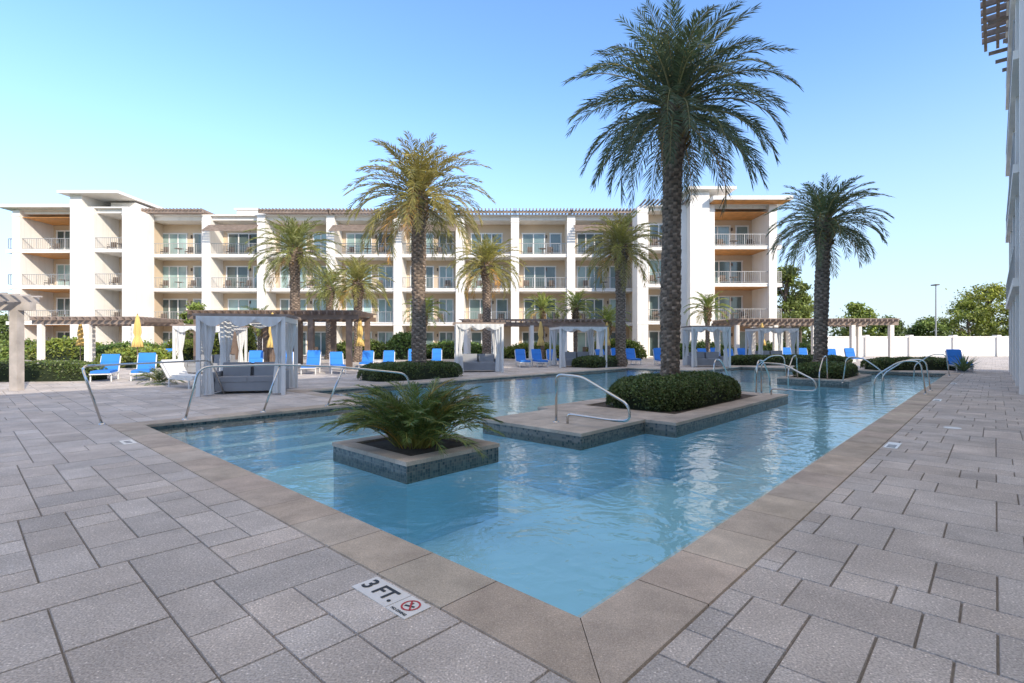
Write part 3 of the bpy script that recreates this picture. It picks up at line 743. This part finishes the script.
# ---------------------------------------------------------------- depth markers
def text(body,a,b,size,mat,parent,z=.0085):
    cu=bpy.data.curves.new('lettering','FONT'); cu.body=body; cu.size=size; cu.align_x='CENTER'; cu.align_y='CENTER'; cu.extrude=.0004; cu.offset=size*.02
    ob=bpy.data.objects.new('lettering',cu); SC.collection.objects.link(ob); ob.data.materials.append(mat)
    ob.location=W(a,b,z); ob.rotation_euler=(0,0,ANG-math.pi/2); ob.parent=parent; return ob
o=OBJ('depth_marker_sign'); m=o['tile']; m.X=XF_AB
m.box(-.655,-.475,.875,1.235,.0015,.006,ceram); m.box(-.655,-.475,.685,.868,.0015,.006,ceram)
s=o['no_diving_symbol']; s.X=XF_AB
ca_,cb_=-.548,.777
def ring(mb,ca,cb,r0,r1,z,mat,n=32):
    vs=[];fs=[]
    for k in range(n):
        t=2*math.pi*k/n; vs+=[(ca+r0*math.cos(t),cb+r0*math.sin(t),z),(ca+r1*math.cos(t),cb+r1*math.sin(t),z)]
    for k in range(n): k2=(k+1)%n; fs.append((2*k,2*k+1,2*k2+1,2*k2))
    mb.add(vs,fs,mat)
ring(s,ca_,cb_,.046,.057,.0082,redp)
s.obox((ca_,cb_,.0078),(.1,.011,.0008),redp,Matrix.Rotation(rad(45),3,'Z'))
s.obox((ca_-.008,cb_,.0068),(.016,.065,.0006),black,Matrix.Rotation(rad(20),3,'Z'))
s.obox((ca_+.018,cb_+.012,.0068),(.02,.02,.0006),black)
e=o.build()
text('3 FT.',-.565,1.055,.15,black,e); text('NO DIVING',-.632,.777,.026,black,e)
for (a,b,lb) in [(6.9,-.56,1),(14.8,-.56,1),(22,-.56,1)]:
    mb=MB(); mb.X=XF_AB; mb.box(a-.25,a+.1,b-.08,b+.08,.0015,.006,ceram); mb.box(a+.11,a+.27,b-.08,b+.08,.0015,.006,ceram)
    for q in range(3): mb.box(a-.2+q*.09,a-.15+q*.09,b-.05,b+.05,.006,.007,black)
    mb.build('depth_marker_sign')
mb=MB(); mb.X=XF_AB; mb.box(-.64,-.48,7.6,8.0,.0015,.006,ceram); mb.box(-.6,-.52,7.7,7.76,.006,.007,black); mb.box(-.6,-.52,7.82,7.88,.006,.007,black); mb.build('depth_marker_sign')
mb=MB(); mb.lathe((*W(9.5,-1.1)[:2],0),[(0,.004),(.12,.004),(.125,.0)],plastw); mb.build('skimmer_lid')
# ---------------------------------------------------------------- light, world, camera
el=rad(27); hx,hy=.66,-.75
hl=math.hypot(hx,hy); hx/=hl; hy/=hl
sd=Vector((hx*math.cos(el),hy*math.cos(el),math.sin(el)))
L=bpy.data.lights.new('sun','SUN'); L.energy=5.0; L.angle=rad(.5); L.color=(1,.88,.71)
lo=bpy.data.objects.new('sun',L); lo.rotation_euler=sd.to_track_quat('Z','Y').to_euler(); lo.location=(0,0,40); SC.collection.objects.link(lo)
w=bpy.data.worlds.new('World'); SC.world=w; w.use_nodes=True; nt=w.node_tree; N=nt.nodes; LK=nt.links
bg=N['Background']; bg.inputs['Strength'].default_value=.30
sk=N.new('ShaderNodeTexSky'); sk.sky_type='NISHITA'; sk.sun_disc=False; sk.sun_elevation=el; sk.sun_rotation=math.atan2(hx,hy)
sk.air_density=1.0; sk.dust_density=.3; sk.ozone_density=2.4; sk.altitude=0
tn=N.new('ShaderNodeVectorMath'); tn.operation='MULTIPLY'; tn.inputs[1].default_value=(.90,1.07,1.26); LK.new(sk.outputs[0],tn.inputs[0])
tc=N.new('ShaderNodeTexCoord'); sx=N.new('ShaderNodeSeparateXYZ'); LK.new(tc.outputs['Generated'],sx.inputs[0])
# horizon haze: pale, fading out by ~27 degrees of elevation
hz=N.new('ShaderNodeMapRange'); hz.interpolation_type='SMOOTHSTEP'; hz.inputs[1].default_value=-.12; hz.inputs[2].default_value=.48; hz.inputs[3].default_value=.95; hz.inputs[4].default_value=.0
LK.new(sx.outputs['Z'],hz.inputs[0])
hm=N.new('ShaderNodeMix'); hm.data_type='RGBA'; hm.inputs[7].default_value=(2.45,2.80,3.25,1)
LK.new(hz.outputs[0],hm.inputs[0]); LK.new(tn.outputs[0],hm.inputs[6])
# bright warm veil added above the view to lift the ambient light (elevation above ~35 degrees)
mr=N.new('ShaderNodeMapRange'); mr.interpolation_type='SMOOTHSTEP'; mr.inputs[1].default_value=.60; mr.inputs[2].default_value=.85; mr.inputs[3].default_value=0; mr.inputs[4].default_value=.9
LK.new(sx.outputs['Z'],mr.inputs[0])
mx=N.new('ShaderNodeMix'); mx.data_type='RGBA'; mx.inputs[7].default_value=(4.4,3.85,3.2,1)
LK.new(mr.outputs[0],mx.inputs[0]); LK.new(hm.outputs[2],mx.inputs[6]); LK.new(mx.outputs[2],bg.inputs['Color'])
cam=bpy.data.cameras.new('camera'); co=bpy.data.objects.new('camera',cam); SC.collection.objects.link(co); SC.camera=co
co.location=(0,0,1.5); co.rotation_euler=(rad(90),0,0); cam.lens=18.21; cam.sensor_width=36; cam.clip_end=4000; cam.clip_start=.05
SC.view_settings.view_transform='Standard'; SC.view_settings.look='None'; SC.view_settings.exposure=0; SC.view_settings.gamma=1
